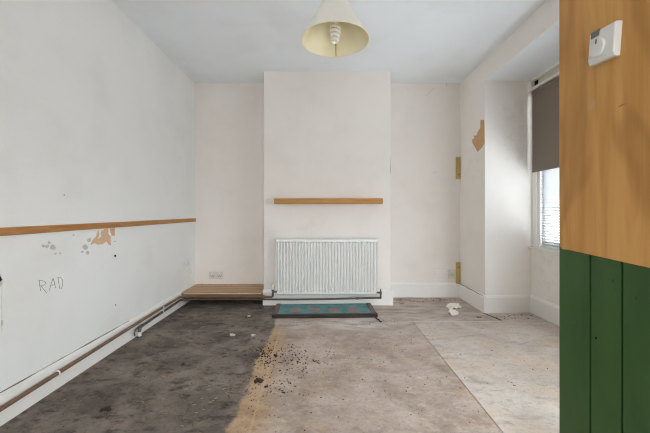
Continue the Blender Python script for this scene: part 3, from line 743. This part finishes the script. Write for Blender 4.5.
tag(m.build('wire_end', M['dark'], origin=onF(378, 320)), 'short dark wire end by the right corner of hearth', 'wire')

grit = MB()
def spray(n, cx, cy, sx, sy, r0, r1, mb):
    k = 0
    while k < n:
        px, py = random.gauss(cx, sx), random.gauss(cy, sy)
        if py < 300 or py > 433: continue
        p = onF(px, py)
        if not (XL + .05 < p.x < XR + .3) or p.y > 3.0: continue
        z = .005 if (p.x > .81 and p.y < 2.93) else .001
        mb.lump((p.x, p.y, z), random.uniform(r0, r1)); k += 1
spray(230, 282, 357, 20, 8, .002, .009, grit)
spray(60, 262, 352, 7, 5, .003, .009, grit)
spray(90, 270, 383, 22, 9, .002, .007, grit)
spray(60, 330, 352, 30, 10, .0015, .005, grit)
spray(60, 262, 405, 18, 16, .0015, .0045, grit)
spray(120, 400, 370, 80, 32, .002, .006, grit)
spray(60, 120, 390, 60, 22, .0015, .005, grit)
for k in range(70):                       # debris swept against the baseboards
    x = random.uniform(.76, 1.5); grit.lump((x, random.uniform(3.60, 3.75), .001), random.uniform(.003, .010))
for k in range(40):
    grit.lump((random.uniform(1.62, 2.0), random.uniform(3.02, 3.16), .001), random.uniform(.002, .008))
for k in range(40):
    grit.lump((random.uniform(-.4, .7), random.uniform(2.85, 2.99), .001), random.uniform(.002, .006))
tag(grit.build('dirt_crumbs', M['dirt']), 'scattered fine dark crumbs across the floor', 'grit', kind='stuff')
bits = MB()
for k in range(60):
    px, py = (random.gauss(215, 12), random.gauss(392, 12)) if k < 20 else (random.uniform(20, 250), random.uniform(330, 430))
    p = onF(px, py)
    if p.x < XL + .06: continue
    a = random.uniform(-.6, .6); l = random.uniform(.002, .012)
    d = Vector((math.cos(a), math.sin(a), 0)) * l
    bits.tube([p - d + Vector((0, 0, .003)), p + Vector((0, 0, .005)), p + d + Vector((0, 0, .003))], [.0006, .0015, .0006], 5)
tag(bits.build('wood_splinters', M['straw']), 'pale splinters scattered over the dark stained floor', 'splinters', kind='stuff')

# ------------------------------------------------------------------ light, world, camera
w = bpy.data.worlds.new('World'); S.world = w; w.use_nodes = True
bg = w.node_tree.nodes['Background']; bg.inputs[0].default_value = (0.87, 0.945, 1.0, 1)
wt = w.node_tree; tc_ = wt.nodes.new('ShaderNodeTexCoord'); sx_ = wt.nodes.new('ShaderNodeSeparateXYZ'); mr_ = wt.nodes.new('ShaderNodeMapRange')
wt.links.new(tc_.outputs['Generated'], sx_.inputs[0]); wt.links.new(sx_.outputs[2], mr_.inputs[0])      # overcast sky, with light from below added for the ceiling
mr_.inputs[1].default_value = -.1; mr_.inputs[2].default_value = .1; mr_.inputs[3].default_value = 5.0; mr_.inputs[4].default_value = 9.6
wt.links.new(mr_.outputs[0], bg.inputs[1])
def portal(name, loc, rot, sx, sy):
    l = bpy.data.lights.new(name, 'AREA'); l.shape = 'RECTANGLE'; l.size = sx; l.size_y = sy; l.cycles.is_portal = True
    o = bpy.data.objects.new(name, l); o.location = loc; o.rotation_euler = rot; COL.objects.link(o)
portal('daylight_window', (RX + .12, (WY0 + WY1) / 2, (SILL + HEAD) / 2), (0, math.radians(90), 0), HEAD - SILL, WY1 - WY0)
portal('fill_window_portal', ((NW0 + NW1) / 2, YN - .12, (NZ0 + NZ1) / 2), (math.radians(90), 0, 0), NW1 - NW0, NZ1 - NZ0)  # sampling portal for the added window

cam = bpy.data.cameras.new('Camera'); co = bpy.data.objects.new('Camera', cam); COL.objects.link(co)
co.location = (0, 0, EYE); co.rotation_euler = (math.radians(90), 0, 0)
cam.sensor_width = 36; cam.lens = 18.0; cam.shift_x = 1 / 650; cam.shift_y = -4.5 / 650; cam.clip_start = .03
S.camera = co
S.cycles.max_bounces = 14; S.cycles.diffuse_bounces = 8; S.cycles.transparent_max_bounces = 12
vs_ = S.view_settings
vs_.view_transform = 'Standard'; vs_.look = 'None'; vs_.gamma = 1.0; vs_.use_curve_mapping = False
vs_.exposure = 0.56
S.cycles.filter_width = 1.15
